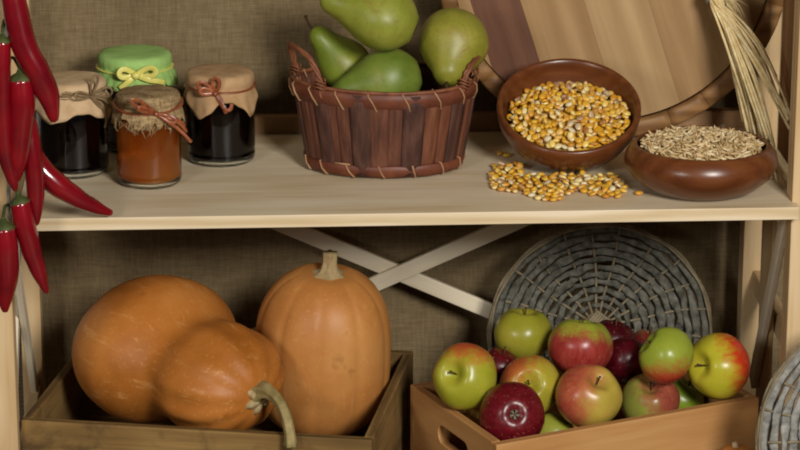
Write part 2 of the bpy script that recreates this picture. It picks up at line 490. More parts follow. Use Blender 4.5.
tb = bow(a1, Rl*1.03, h-.015, [(-.026, .007, .005), (.026, .004, .007), (.004, .026, .005), (.020, -.014, .006)], [[(0, 0, .003), (.010, -.010, .008), (.018, -.028, .007), (.016, -.040, .006)], [(0, 0, .003), (.014, -.005, .008), (.026, -.018, .007), (.030, -.032, .006)], [(0, 0, .003), (.016, -.001, .008), (.032, -.012, .007), (.036, -.026, .006)], [(0, 0, .003), (-.016, .004, .004), (-.034, .010, .001)]], .0015, .0015)
jar('jam_jar', jb, .0425, h, Rl, 'dark jam jar with pale brown paper cover tied with jute twine, beside the chilies', 'jam', .083, cv, [('twine', twine_ring(Rl*1.01, h-.016, 3, .0011, 1), 'twine'), ('twine_bow', tb, 'twine')])

# 2: honey jar, burlap cover, copper ribbon
jb = at(150, 182, Z=SH); Rl = .037; h = .112
cv = cover_mb(Rl, h, .015, .016, .004, .2, .17, .05, 12, 5, ragged=.009); cv.mat = 'burlap_cover'
rg = MB(); rg.sweep([P(2*PI*k/60, Rl*1.05, h-.0135+.003*math.cos(2*PI*k/60-FR)*-1+.0025*math.sin(2*PI*k/60)) for k in range(61)], .0032, 8, .3, up=(0, 0, 1))
rg.sweep([P(2*PI*k/60, Rl*1.07, h-.0175+.0018*math.sin(2*PI*k/60+1)) for k in range(61)], .0022, 8, .3, up=(0, 0, 1))
a2 = FR+.25
bw = bow(a2, Rl*1.07, h-.017, [(-.030, .020, .004), (.022, -.010, .004), (-.022, .010, .003)], [[(0, 0, .003), (.012, -.009, .007), (.026, -.020, .008), (.040, -.036, .010)], [(0, 0, .003), (.014, -.006, .007), (.028, -.014, .006), (.036, -.025, .004)], [(0, 0, .003), (.010, -.002, .007), (.024, -.008, .006), (.034, -.018, .004)]], .0021, .0008, True)
fr = MB(); rnd = random.Random(4)
for k in range(46):
    a = FR+rnd.gauss(-.15, .75); z0 = h-.015-.016-rnd.uniform(-.004, .004); L = rnd.uniform(.004, .013)*(1.3 if abs(a-FR+.2) < .3 else .8)
    r0 = Rl*1.15; fr.sweep([P(a, r0, z0), P(a+rnd.uniform(-.05, .05), r0+.001, z0-L*.5), P(a+rnd.uniform(-.14, .14), r0+rnd.uniform(-.001, .003), z0-L)], [.0006, .0005, .0003], 5)
hj = jar('honey_jar', jb, .0382, h, Rl, 'amber honey jar with frayed burlap cover and copper ribbon, front of the jars', 'honey', .086, cv, [('ribbon', rg, 'copper'), ('ribbon_bow', bw, 'copper'), ('frayed_edge', fr, 'burlap_cover')])
cb = MB()
for k in range(7):
    a = FR+random.uniform(.15, .85); r0 = random.uniform(.031, .0345); z0 = random.uniform(.012, .026)
    for _ in range(1): cb.sweep([P(a-.05, r0, z0), P(a, r0+.0006, z0+.0015), P(a+.06, r0, z0+.001)], [.001, .0021, .001], 7)
cb.build('comb_pieces', 'comb', hj)

# 3: dark jar, brown paper cover, copper ribbon
jb = at(221.5, 159.5, Z=SH); Rl = .040; h = .113
cv = cover_mb(Rl, h, .018, .013, .021, 1.15, .13, .04, 10, 9); cv.mat = 'kraft'
rg = MB(); rg.sweep([P(2*PI*k/60, Rl*1.015, h-.0185+.001*math.sin(2*PI*k/30)) for k in range(61)], .0036, 8, .3, up=(0, 0, 1))
a3 = FR-.12
bw = bow(a3, Rl*1.02, h-.018, [(-.020, .013, .005), (.002, .020, .005), (-.018, .004, .004)], [[(0, 0, .003), (.007, -.008, .006), (.011, -.018, .008), (.018, -.019, .008), (.020, -.012, .007)], [(0, 0, .003), (.006, -.010, .006), (.013, -.024, .007)]], .0023, .0008, True)
jar('jam_jar', jb, .0415, h, Rl, 'dark jam jar with brown paper cover and copper ribbon bow, nearest the pear basket', 'jam', .086, cv, [('ribbon', rg, 'copper'), ('ribbon_bow', bw, 'copper')])

# 4: green cloth jar at the back
jb = at(137, 146.5, Z=SH); Rl = .0440; h = .122
cv = cover_mb(Rl, h, .017, .018, .006, .3, .18, .06, 26, 12); cv.mat = 'greencloth'
rg = MB(); rg.sweep([P(2*PI*k/60, Rl*1.025, h-.0185) for k in range(61)], .0032, 8, .3, up=(0, 0, 1))
a4 = FR+.06
bw = bow(a4, Rl*1.05, h-.0185, [(-.020, .005, .006), (.024, .006, .006)], [[(0, 0, .003), (-.010, -.008, .006), (-.020, -.016, .004)], [(0, 0, .003), (.014, -.005, .007), (.026, -.008, .004), (.035, -.012, -.004)]], .0036, .0008, True)
jar('jam_jar', jb, .0425, h, Rl, 'red jam jar with frilled lime green cloth cover and yellow bow, behind the others', 'redjam', .088, cv, [('ribbon', rg, 'yellow'), ('ribbon_bow', bw, 'yellow')])

# ------------------------------------------------------------------ pear basket
bc = at(384, 165.5, Z=SH)
BH = .1085
basket = empty('pear_basket', Matrix.Translation(bc) @ Matrix.Rotation(R_(-4), 4, 'Z'), 'dark brown bark basket with twig handles and laced rim, holding green pears', 'basket')
def bR(z): return .0895+(.1085-.0895)*max(0, z/BH)**.9
EY = .68   # a little narrower front to back
def bp(a, r, z): return Vector((r*math.cos(a), r*math.sin(a)*EY, z+.0018*math.sin(2*a+.6)*(z/BH)))
a = 0; rnd = random.Random(3); i = 0
while a < 2*PI-.05:
    da = min(rnd.uniform(.09, .24), 2*PI-a+.05); over = i % 3 == 1; off = rnd.uniform(-.0006, .0012)+(.0022 if over else 0)
    mb = MB(); rows = []
    for j in range(8):
        z = .004+(BH-.006)*j/7; ri, ro = [], []
        for k in range(7):
            aa = a-.02+(da+.04)*k/6; bulge = .0012*math.sin(PI*k/6)+.0006*noise.noise((aa*20, z*60, 2))
            ro.append(bp(aa, bR(z)+off+bulge+.001, z)); ri.append(bp(aa, bR(z)+off-.0012, z))
        rows.append(ro+list(reversed(ri)))
    mb.grid(rows, True, True, True)
    mb.build('bark_strip', 'bark_dark' if over else ('bark_mid' if (a > 5.0 or a < .3) else 'bark'), basket)
    a += da; i += 1
def bandmb(z0, z1, off, seed):
    mb = MB(); n = 90; rows = []
    for k in range(n):
        a = 2*PI*k/n; w = .0014*noise.noise((math.cos(a)*2.5, math.sin(a)*2.5, seed)); w2 = .0012*noise.noise((math.cos(a)*4, math.sin(a)*4, seed+5))
        za, zb = z0+w, z1+w2
        rows.append([bp(a, bR(za)+off, za), bp(a, bR(za)+off+.0028, za+.001), bp(a, bR((za+zb)/2)+off+.0036, (za+zb)/2), bp(a, bR(zb)+off+.0028, zb-.001), bp(a, bR(zb)+off, zb)])
    rows.append(rows[0]); mb.grid(rows, True); return mb
bandmb(BH-.0185, BH+.0005, .002, 1).build('rim_band', 'band', basket)
bandmb(.0022, .0175, .002, 8).build('base_band', 'band', basket)
mb = MB(); mb.sweep([bp(2*PI*k/72, bR(BH)+.0012, BH+.0018) for k in range(73)], .0022, 8); mb.build('rim_cane', 'twigbrown', basket)
mb = MB(); mb.lathe([(.001, .003), (.089, .003), (.089, .006), (.001, .006)], 40, lambda r, z, a: (r, z), M=Matrix.Diagonal((1, EY, 1, 1))); mb.build('bottom', 'bark_dark', basket)
rnd = random.Random(2)
def stitch(pts, r):
    mb = MB(); mb.sweep(pts, r, 6); mb.build('lacing', 'cord', basket)
for k in range(17):
    a = 2*PI*k/17+.13; d = .085+rnd.uniform(-.02, .02)
    stitch([bp(a-.02, bR(BH)-.004, BH-.006), bp(a-.012, bR(BH)-.0005, BH+.0045), bp(a, bR(BH)+.0062, BH-.002), bp(a+d*.6, bR(BH-.01)+.0068, BH-.011), bp(a+d, bR(BH-.019)+.004, BH-.0205), bp(a+d+.01, bR(BH-.02)-.002, BH-.0215)], .0011)
for k in range(15):
    a = 2*PI*k/15+.05; d = .085+rnd.uniform(-.03, .05)
    stitch([bp(a, bR(.018)-.001, .0185), bp(a+.005, bR(.017)+.0052, .0172), bp(a+d*.5, bR(.009)+.0068, .009), bp(a+d, bR(.002)+.0055, .0030), bp(a+d, bR(.002)+.002, .0022)], .0011)
stitch([bp(FR-.62, bR(.02)+.006, .0185), bp(FR-.40, bR(.02)+.0065, .0185)], .0012)
for sgn, hh in ((-1, .044), (1, .030)):
    mb = MB(); a0 = PI if sgn < 0 else -.12
    aA, aB = (a0-.30, a0+.85) if sgn < 0 else (a0-.42, a0+.42)
    def hp(t, r, z): return bp(aA+(aB-aA)*t, bR(BH)+r, z)
    base = [hp(0, 0, BH-.012), hp(0, .004, BH+.010), hp(.14, .005, BH+hh*.8), hp(.5, .005, BH+hh), hp(.86, .005, BH+hh*.8), hp(1, .004, BH+.010), hp(1, 0, BH-.012)]
    path = [Vector(p) for p in smooth_path(base, 8)]
    for q in range(3):
        pts = []
        for i, p in enumerate(path):
            an = q*2*PI/3+i*.42; o = Vector((math.cos(a0), math.sin(a0), 0)); w = Vector((-o.y, o.x, 0))
            pts.append(p+(o*math.cos(an)+(w*.7+Vector((0, 0, .7)))*math.sin(an))*.0021)
        mb.sweep(pts, .0021, 7)
    for q, aa in ((0, aA), (1, aB)):   # the lashings that hold it to the rim
        for k in range(3):
            z = BH+.002+k*.004
            mb.sweep([bp(aa, bR(BH)+.004, z)+Vector((math.cos(t*2*PI/12)*.0062, math.sin(t*2*PI/12)*.0062, .002*math.sin(t))) for t in range(13)], .0012, 6)
    mb.build('handle', 'twigbrown', basket)

# pears
MAT['pearA'] = m_pear('pear_skin_yellow', '#747c26', '#868b34', '#999642', .5)
MAT['pearB'] = m_pear('pear_skin_olive', '#647420', '#76842a', '#888f36', .4)
MAT['pearC'] = m_pear('pear_skin_green', '#56691f', '#687a2c', '#7d8b3a', .3)
MAT['pearD'] = m_pear('pear_skin_gold', '#747522', '#888630', '#98903e', .5)
def pear(p, axis, R, L, mat, label, bend=0, stem=1, neck=.44):
    """p = centre of the round belly, axis points from belly to stem"""
    M = axis_M(p, axis); mb = MB()
    prof = []; n = 34; top = L-R
    for i in range(n+1):
        t = i/n; z = -R*.96+(R*.96+top)*t
        if z < .12*R: r = R*math.sqrt(max(0, 1-((z-.12*R)/(1.08*R))**2))
        else:
            q = (z-.12*R)/(top-.12*R)
            r = R*((1-neck)*(0.5+0.5*math.cos(PI*min(1, q*1.12)))+neck)*math.sqrt(max(0.0, 1-max(0, (q-.72)/.28)**2.2))
        prof.append([max(r, .0006), z])
    prof[0] = [.0006, -R*.86]; prof[1][1] = min(prof[1][1], -R*.90)
    mb.lathe(prof, 40, lambda r, z, a: (r*(1+.025*math.sin(3*a+1)+.02*noise.noise((math.cos(a)*2, math.sin(a)*2, z*40))), z))
    for v in mb.v: 
        q = max(0, v.z)/top; v.x += bend*q*q
    o = mb.build('pear', mat, None, M); tag(o, label, 'pear', 'green pears in the bark basket')
    if stem:
        s = MB(); s.sweep([(bend*.97, 0, top-.004), (bend, .001, top+.006), (bend+.002, .003, top+.013), (bend+.004, .004, top+.017)], [.0022, .0017, .0016, .0024], 7); s.build('stem', 'stem_brown', o)
    c = MB(); c.lathe([(.0042, -R*.915), (.0052, -R*.95), (.0034, -R*.945), (.001, -R*.90)], 10, lambda r, z, a: (r*(1+.35*math.cos(5*a)), z)); c.build('calyx', 'stem_brown', o)
    return o
pear(at(391, 79, Y=.198), (-.075, -.010, -.016), .0385, .115, 'pearC', 'bright green pear lying level along the front rim of the basket', .003)
pear(at(347.5, 68, Y=.252), (-.034, -.006, .038), .0315, .099, 'pearB', 'olive green pear tipped up beside the left twig handle', .003)
pear(at(386, 19, Y=.176), (-.085, .01, .034), .0397, .123, 'pearA', 'large yellow green pear lying on top of the others', -.004)
pear(at(453.5, 41, Y=.212), (-.010, -.046, -.034), .0422, .108, 'pearD', 'golden green pear with its stem end tipped towards us, near the barrel', .0)

# ------------------------------------------------------------------ bowls
def bowl_mb(prof_out, prof_in): 
    mb = MB(); mb.lathe(prof_out+prof_in, 72); return mb
# grain bowl
gb = at(700, 189.5, Z=SH); gR = .0905
gbowl = empty('wooden_bowl', gb, 'round bellied brown wooden bowl full of pale grain at the shelf end', 'bowl', 'wooden bowls of grain')
outp = [(.001, .0), (.045, .0), (.052, .001), (.068, .008), (.082, .0195), (.0892, .031), (.0905, .037), (.0885, .045), (.083, .0535), (.0795, .0565)]
inp = [(.0772, .0575), (.0752, .0555), (.0775, .049), (.082, .038), (.078, .024), (.06, .011), (.001, .008)]
bowl_mb(outp, inp).build('bowl_body', 'bowl', gbowl)
def grain_mass():
    mb = MB(); rnd = random.Random(11)
    mb.lathe([(.001, .063), (.04, .0600), (.062, .054), (.0715, .049), (.0715, .042), (.001, .042)], 36)
    for k in range(950):
        r = .0725*math.sqrt(rnd.random()); a = rnd.uniform(0, 2*PI); z = .0645-.0115*(r/.074)**2+rnd.uniform(-.001, .0035)
        yaw = rnd.uniform(0, PI); pitch = rnd.gauss(0, .38)
        d = Vector((math.cos(yaw)*math.cos(pitch), math.sin(yaw)*math.cos(pitch), math.sin(pitch)))
        c_ = P(a, r, z); L = rnd.uniform(.0050, .0070); w = rnd.uniform(.0012, .0017)
        if (c_+d*L).xy.length > .0738 or (c_-d*L).xy.length > .0738: c_ = P(a, r-.006, z)
        mb.sweep([c_-d*L, c_-d*L*.55, c_, c_+d*L*.55, c_+d*L], [w*.2, w*.85, w, w*.75, w*.12], 5)
    return mb
o = grain_mass().build('grain', 'grain', None, T(gb)); tag(o, 'heap of pale straw coloured oat grain filling the bellied bowl', 'grain', kind='stuff')

# corn bowl, tipped towards the room
tau = R_(27)
axisv = Vector((-.02, -math.sin(tau), math.cos(tau))).normalized()
cR = .0875; CD = .068
outp = [(.001, -CD), (.030, -CD), (.042, -CD+.002), (.060, -CD+.013), (.076, -CD+.030), (.0845, -CD+.046), (.0872, -.006), (.0868, -.001)]
inp = [(.0845, .0012), (.0812, .0), (.0795, -.006), (.076, -.018), (.066, -.034), (.045, -.049), (.001, -.053)]
M0 = axis_M((0, 0, 0), axisv)
zmin = min((M0 @ Vector((r*math.cos(a), r*math.sin(a), z))).z for r, z in outp for a in [i*.05 for i in range(126)])
cz = SH-zmin+.0005
cc = at(569, 105, Z=cz)
CM = axis_M(cc, axisv)
cbowl = empty('wooden_bowl', CM, 'reddish brown wooden bowl tipped forward full of yellow corn', 'bowl', 'wooden bowls of grain')
bowl_mb(outp, inp).build('bowl_body', 'bowl', cbowl)

def kernel_verts(seed):
    rnd = random.Random(seed); bm = bmesh.new(); bmesh.ops.create_icosphere(bm, subdivisions=2, radius=1)
    L = rnd.uniform(.0046, .0056); W = rnd.uniform(.0036, .0044); H = rnd.uniform(.0021, .0027)
    vs, tip = [], []
    for v in bm.verts:
        x, y, z = v.co
        w = 1-.42*max(0, x)**1.2-.05*max(0, -x); p = lambda q: math.copysign(abs(q)**.8, q)
        vs.append(Vector((p(x)*L, p(y)*W*w, p(z)*H*(1-.25*max(0, x))))); tip.append(max(0., min(1., (x-.45)/.4)))
    fs = [tuple(v.index for v in f.verts) for f in bm.faces]; bm.free(); return vs, fs, tip
KV = [kernel_verts(s) for s in range(8)]
def corn_mass():
    mb = MB(); tips = []; rnd = random.Random(5)
    mb.lathe([(.001, .000), (.03, -.002), (.052, -.0075), (.066, -.0145), (.064, -.024), (.001, -.02)], 36); tips += [0]*len(mb.v)
    pts = []
    for layer, (nn, dmin, dz) in enumerate(((900, .0074, 0), (2400, .0072, .0030))):
        cur = []
        for _ in range(nn):
            r = .0715*math.sqrt(rnd.random()); a = rnd.uniform(0, 2*PI); q = Vector((r*math.cos(a), r*math.sin(a), 0))
            if all((q-w).length > dmin for w in cur): cur.append(q)
        for q in cur:
            r = q.length; z = .0055-.0165*(r/.0745)**2.2+dz+rnd.uniform(-.0012, .0012)
            vs, fs, tp = rnd.choice(KV)
            Rm = Matrix.Rotation(rnd.uniform(0, 6.28), 3, 'Z') @ Matrix.Rotation(rnd.gauss(0, .45), 3, 'Y') @ Matrix.Rotation(rnd.gauss(0, .5), 3, 'X')
            mb.add([Rm @ v*.98+Vector((q.x, q.y, z)) for v in vs], fs); tips += tp
    mb.attr['tip'] = tips; return mb
ax2 = Vector((-.02, -math.sin(R_(18)), math.cos(R_(18))))
CM2 = axis_M(cc-axisv*.0065+Vector((0, -.004, 0)), ax2)
o = corn_mass().build('corn_kernels', 'kernels', None, CM2); tag(o, 'heap of yellow corn kernels filling the tipped wooden bowl', 'corn', kind='stuff')

# spilled kernels, each its own
KM = []
for i, (vs, fs, tp) in enumerate(KV):
    mb = MB(); mb.add(vs, fs); mb.attr['tip'] = tp
    KM.append(mb)
proto = []
def put_kernel(p, Rm, label, group):
    i = random.randrange(8)
    if i >= len(proto) or proto[i] is None:
        while len(proto) <= i: proto.append(None)
        k = KM[i].build('corn_kernel', 'kernel'); proto[i] = k
    else:
        k = proto[i].copy(); COL.objects.link(k)
    m = Rm.to_4x4(); m.translation = p; k.matrix_basis = m
    for a in ('label', 'category', 'group'):
        if a in k: del k[a]
    return tag(k, label, 'corn kernel', group)
SPILL = [(491, 176), (494, 168), (508, 166), (530, 168), (552, 172), (575, 174), (598, 172), (612, 176), (622, 184), (625, 192), (620, 198), (603, 199), (585, 194), (562, 196), (557, 204), (540, 201), (528, 196), (512, 193), (494, 191), (490, 184)]
poly = [at(x, y, Z=SH).xy for x, y in SPILL]
def inside(p):
    c_ = False; n = len(poly)
    for i in range(n):
        a, b = poly[i], poly[(i+1) % n]
        if (a.y > p.y) != (b.y > p.y) and p.x < (b.x-a.x)*(p.y-a.y)/(b.y-a.y)+a.x: c_ = not c_
    return c_
def bowl_clear(p):   # keep the spill in front of the tipped bowl's foot
    return p.y < cc.y-.048 or abs(p.x-cc.x) > .06
xs = [p.x for p in poly]; ys = [p.y for p in poly]; placed = []
rnd = random.Random(21)
for lay, (dmin, z0, tries, lim) in enumerate(((.0082, .0025, 14000, 190), (.0098, .0066, 4000, 95))):
    cur = []
    for _ in range(tries):
        if len(cur) >= lim: break
        p = Vector((rnd.uniform(min(xs), max(xs)), rnd.uniform(min(ys), max(ys))))
        if not inside(p) or not bowl_clear(p): continue
        if lay and not all(inside(p+Vector(d)) for d in ((.005, 0), (-.005, 0), (0, .009), (0, -.009))): continue
        if all((p-q).length > dmin for q in cur): cur.append(p)
    for p in cur:
        tilt = .16 if lay == 0 else .35
        Rm = Matrix.Rotation(rnd.uniform(0, 6.28), 3, 'Z') @ Matrix.Rotation(rnd.gauss(0, tilt), 3, 'Y') @ Matrix.Rotation(rnd.gauss(0, tilt), 3, 'X')
        zz = SH+z0+(.0006 if lay == 0 else 0)
        put_kernel(Vector((p.x, p.y, zz)), Rm, 'yellow corn kernel in the spill on the shelf below the corn bowl', 'spilled corn kernels')
p = at(639, 195, Z=SH); put_kernel(Vector((p.x, p.y, SH+.0027)), Matrix.Rotation(.3, 3, 'Z'), 'single yellow corn kernel apart from the spill, by the grain bowl', None)
p = at(500, 155, Z=SH); put_kernel(Vector((p.x, p.y, SH+.0027)), Matrix.Rotation(1.2, 3, 'Z'), 'shaded corn kernel stray between basket and corn bowl, nearer the basket', None)
p = at(507, 157, Z=SH); put_kernel(Vector((p.x, p.y, SH+.0027)), Matrix.Rotation(.4, 3, 'Z'), 'shaded corn kernel stray between basket and corn bowl, nearer the bowl', None)

# ------------------------------------------------------------------ barrel head
BY = .303
bcen = at(614.8, -32.5, Y=BY)
Rin, dep = .1985, .0295
Rout = bcen.z-SH-.0022
BM = axis_M((bcen.x, BY, bcen.z), (0, -1, .012), (1, 0, 0))
barrel = empty('barrel', BM, 'large round wooden barrel end of broad tan and reddish planks behind the bowls', 'barrel')
nst = 26
stv = MB()
for k in range(nst):
    a0 = 2*PI*k/nst+.0006; a1 = 2*PI*(k+1)/nst-.0006; rows = []
    jr = random.uniform(-.0008, .0008)
    for j in range(6):
        a = a0+(a1-a0)*j/5
        rows.append([P(a, Rin+.001, -dep), P(a, Rin-.0005, -.010), P(a, Rin-.001, -.002), P(a, Rin+.002, 0), P(a, Rout-.003+jr*0, 0), P(a, Rout, -.003), P(a, Rout, -dep)])
    stv.grid(rows, True, True, True)
stv.build('staves', 'barrel_stave', barrel)
# planks of the head: seams lean like the grain
seam_dir = R_(-72)
nx_ = Vector((math.cos(seam_dir+PI/2), math.sin(seam_dir+PI/2)))   # across the planks
tx_ = Vector((math.cos(seam_dir), math.sin(seam_dir)))
def loc(px, py):
    q = BM.inverted() @ at(px, py, Y=BY+.013); return Vector((q.x, q.y))
sA, sB = loc(470, 0).dot(nx_), loc(529, 28).dot(nx_)
wd = abs(sB-sA); sgn = 1 if sB > sA else -1
edges = [-.30, sA-sgn*.0] if sgn > 0 else []
cuts = sorted([sA-sgn*.5, sA, sB, sB+sgn*.075, sB+sgn*.152, sB+sgn*.225, sB+sgn*.6])
rh = Rin-.0012
for k in range(len(cuts)-1):
    lo, hi = max(cuts[k]+.00012, -rh+.0005), min(cuts[k+1]-.00012, rh-.0005)
    if hi <= lo: continue
    out = []
    N = 16
    for i in range(N+1):
        s_ = lo+(hi-lo)*i/N; out.append((s_, math.sqrt(max(0, rh*rh-s_*s_))))
    pts = out+[(s_, -h_) for s_, h_ in reversed(out)]
    cen = (lo+hi)/2
    mb = MB(); n = len(pts)
    top = [Vector((h_, s_-cen, -.018)) for s_, h_ in pts]; bot = [Vector((h_, s_-cen, -.030)) for s_, h_ in pts]
    mb.add(top+bot, [tuple(range(n)), tuple(range(2*n-1, n-1, -1))]+[(i, (i+1) % n, n+(i+1) % n, n+i) for i in range(n)], True)
    m = Matrix((Vector((tx_.x, tx_.y, 0)), Vector((nx_.x, nx_.y, 0)), Vector((0, 0, 1)))).transposed().to_4x4(); m.translation = Vector((nx_.x*cen, nx_.y*cen, 0))
    is_red = min(sA, sB)-1e-4 <= lo and hi <= max(sA, sB)+1e-4
    o = mb.build('head_plank', 'barrel_red' if is_red else ('barrel_tan' if k % 2 else 'barrel_tan2'), barrel, m)
    if is_red: o['label'] = 'dark reddish plank'

# ------------------------------------------------------------------ wheat bundle
tie = at(716, -2, Y=.268); wb = empty('straw_bundle', at(775, 172, Z=SH), 'bundle of dry straw stalks tied with grey string, leaning against the barrel', 'straw bundle')
wo = Vector(wb.matrix_basis.translation)
rnd = random.Random(31)
for k in range(44):
    f = rnd.random(); g = rnd.random()
    if k < 32:
        px_, py_ = 757+f*40, 0
        end = at(748+50*f, 190, Z=SH); end = Vector((.4375+.0245*f+rnd.uniform(-.003, .001), .175-.095*f+rnd.uniform(-.010, .010), SH+.0018)); t_end = 1 if g > .45 else rnd.uniform(.72, .97)
    else:
        end = at(758+34*f+rnd.uniform(-4, 4), 62+55*f+rnd.uniform(-10, 14), Y=.22-.10*f); t_end = 1
    end.x = min(end.x, .484)
    st_ = tie+Vector((rnd.gauss(0, .0045), rnd.gauss(0, .0035), .0))
    bow_ = Vector((rnd.uniform(-.002, .012), 0, rnd.uniform(0, .006)))
    up_ = st_+(st_-end).normalized()*.10+Vector((rnd.uniform(-.02, .02), 0, 0))
    pts, rad = [], []
    r0 = rnd.uniform(.0011, .0018)
    for i in range(17):
        t = -.25+(t_end+.25)*i/16
        p = st_.lerp(up_, -t*4) if t < 0 else st_.lerp(end, t)+bow_*math.sin(PI*t)
        if p.y > BY-.006 and p.z < bcen.z+.2: p.y = BY-.006
        p.z = max(p.z, SH+.0012)
        pts.append(p-wo); rad.append(r0*(1.25 if i % 4 == 0 else 1)*(1.1 if t > 0 else .9))
    mb = MB(); mb.sweep(pts, rad, 6); mb.build('stalk', 'straw', wb)
mb = MB(); ax = (tie-Vector((.45, .15, SH))).normalized(); o1 = ax.orthogonal().normalized(); o2 = ax.cross(o1)
for q in range(4):
    mb.sweep([tie-wo+ax*(.002*q-.002)+(o1*math.cos(t*PI/10)+o2*math.sin(t*PI/10))*.0125 for t in range(21)], .0014, 6)
mb.build('string', 'string', wb)
fz = MB()
for k in range(26):
    st_ = tie-wo+Vector((.008+rnd.uniform(0, .012), -.008, .0)); d = Vector((rnd.uniform(.2, .9), rnd.uniform(-.5, .1), rnd.uniform(-1.4, -.3))).normalized()*rnd.uniform(.012, .03)
    fz.sweep([st_, st_+d*.5+Vector((.001, 0, .002)), st_+d], [.0006, .0005, .0003], 5)
fz.build('husk_ends', 'straw', wb)

# ------------------------------------------------------------------ crates
def crate(name, label, FL, ang, W, D, H, th, mat, raised, slot_side=None, posts=False):
    M = Matrix.Translation((FL[0], FL[1], 0)) @ Matrix.Rotation(ang, 4, 'Z')
    c_ = empty(name, M, label, 'crate', 'wooden crates under the shelf')
    e = .0006
    def wob(nm, a, b, hh, slot=False):
        a, b = Vector(a), Vector(b); L = (b-a).length
        if not slot:
            mb = MB(); mb.box((0, 0, 0), (L, th, hh)); return mb.build(nm, mat, c_, x_M((a+b)/2+Vector((0, 0, hh/2)), b-a), .0012)
        N = 48; mb = MB(); outer, inner = [], []
        for k in range(N):
            t = 2*PI*k/N; dx, dz = math.cos(t), math.sin(t)
            s_ = min((L/2)/abs(dx) if abs(dx) > 1e-6 else 9, (hh/2)/abs(dz) if abs(dz) > 1e-6 else 9); outer.append((dx*s_, dz*s_))
            sl, sr = slot[2]/2-slot[3]/2, slot[3]/2
            inner.append((slot[0]+math.copysign(sl, dx)*(1 if abs(dx) > .15 else abs(dx)/.15)+sr*dx, slot[1]+sr*dz))
        for cx_, cz_ in ((1, 1), (-1, 1), (-1, -1), (1, -1)):   # true corners
            i = min(range(N), key=lambda q: (outer[q][0]-cx_*L/2)**2+(outer[q][1]-cz_*hh/2)**2); outer[i] = (cx_*L/2, cz_*hh/2)
        rows = [[Vector((x, -th/2, z)) for x, z in outer], [Vector((x, -th/2, z)) for x, z in inner], [Vector((x, th/2, z)) for x, z in inner], [Vector((x, th/2, z)) for x, z in outer], [Vector((x, -th/2, z)) for x, z in outer]]
        mb.grid(rows, True, flat=True); return mb.build(nm, mat, c_, x_M((a+b)/2+Vector((0, 0, hh/2)), b-a), .001)
    wob('front_panel', (0, th/2, .0), (W, th/2, .0), H)
    wob('back_panel', (0, D-th/2, .0), (W, D-th/2, .0), H)
    wob('side_panel', (th/2, D-th-e, .0), (th/2, th+e, .0), H, slot_side)
    wob('side_panel', (W-th/2, th+e, .0), (W-th/2, D-th-e, .0), H)
    mb = MB(); mb.box((W/2, D/2, raised), (W-2*th-2*e, D-2*th-2*e, .008)); mb.build('bottom_board', mat, c_, None, .001)
    return c_, M
cr1, CM1 = crate('wooden_crate', 'weathered olive brown wooden crate holding two orange squashes', (-.446, .040), R_(-12), .420, .316, .14, .011, 'oldwood', .052)
cr2, CM2 = crate('wooden_crate', 'honey coloured wooden crate with slotted hand hole, heaped with apples', (.108, -.070), R_(23), .358, .226, .14, .011, 'cratewood', .045, slot_side=(.002, .034, .078, .023))

# ------------------------------------------------------------------ squashes
def stem_mb(pts, rad, ribs=5): 
    mb = MB(); mb.sweep(smooth_path(pts, 5), [q[0] for q in smooth_path([(r,) for r in rad], 5)], 20, rib=(ribs, .16)); return mb
# crookneck-shaped squash lying with its stalk towards us
cb_, cs_ = at(155, 348, Y=.172), at(221.5, 380.5, Y=.076)
ax = (cs_-cb_); Ls = ax.length; axn = ax.normalized()
M = axis_M(cb_, axn, (1, 0, 0)); mb = MB(); prof = []
Rb, Rs = .0880, .0650; n = 60; Ab, As = .092, .073
for i in range(n+1):
    z = -Ab*.99+(Ab*.99+Ls+As*.96)*i/n
    rb_ = math.sqrt(max(0, 1-(z/Ab)**2))*Rb; rs_ = math.sqrt(max(0, 1-((z-Ls)/As)**2))*Rs
    k_ = 5.0; q_ = z/Ls; rn_ = .0655-.012*q_ if 0 < q_ < 1 else 0
    r = (max(rb_, 0)**k_+max(rs_, 0)**k_+(.9*rn_)**k_)**(1/k_) if max(rb_, rs_) > 0 else .001
    prof.append((max(r, .0008), z))
# soften the waist
for _ in range(8):
    prof = [prof[0]]+[((prof[i-1][0]+2*prof[i][0]+prof[i+1][0])/4, prof[i][1]) for i in range(1, n)]+[prof[-1]]
zend = prof[-1][1]
def ribf(r, z, a):
    w = max(0, min(1, (z-Ls*.55)/(Ls*.6))); d = max(0, 1-r/(Rs*.55)) if z > Ls else 0
    return (r*(1+.028*w*math.cos(11*a)+.012*noise.noise((math.cos(a)*1.6, math.sin(a)*1.6, z*14))), z-.012*d*d)
mb.lathe(prof, 100, ribf, True, True)
for v in mb.v: v.x *= 1.215-.015*max(0, min(1, v.z/Ls))
sq = mb.build('squash', 'pumpkinA', None, M); tag(sq, 'orange crookneck squash lying on its side with twisted stalk over the crate edge', 'squash', 'orange squashes in the weathered crate')
Mi = M.inverted()
sb = Vector((0, 0, zend-.010))
w1 = cs_+axn*(As*.93)
def L_(px, py, Y): return Mi @ at(px, py, Y=Y)
yb = w1.y+.004
pts = [sb, L_(264, 391, yb-.012), L_(272, 394, yb-.028), L_(281, 404, yb-.048), L_(287, 420, yb-.062), L_(290, 436, yb-.068), L_(291, 446, yb-.069)]
stem_mb(pts, [.013, .0105, .0075, .0062, .0060, .0062, .0074]).build('stalk', 'pstem_green', sq)
fl_ = MB()
for k in range(6):   # the flared corky foot of the stalk
    a = 2*PI*k/6+.3; fl_.sweep([sb+Vector((math.cos(a)*.004, math.sin(a)*.004, .010)), sb+Vector((math.cos(a)*.013, math.sin(a)*.013, .008)), sb+Vector((math.cos(a)*.023, math.sin(a)*.023, .001))], [.006, .0055, .0025], 8)
fl_.build('stalk_foot', 'pstem', sq)

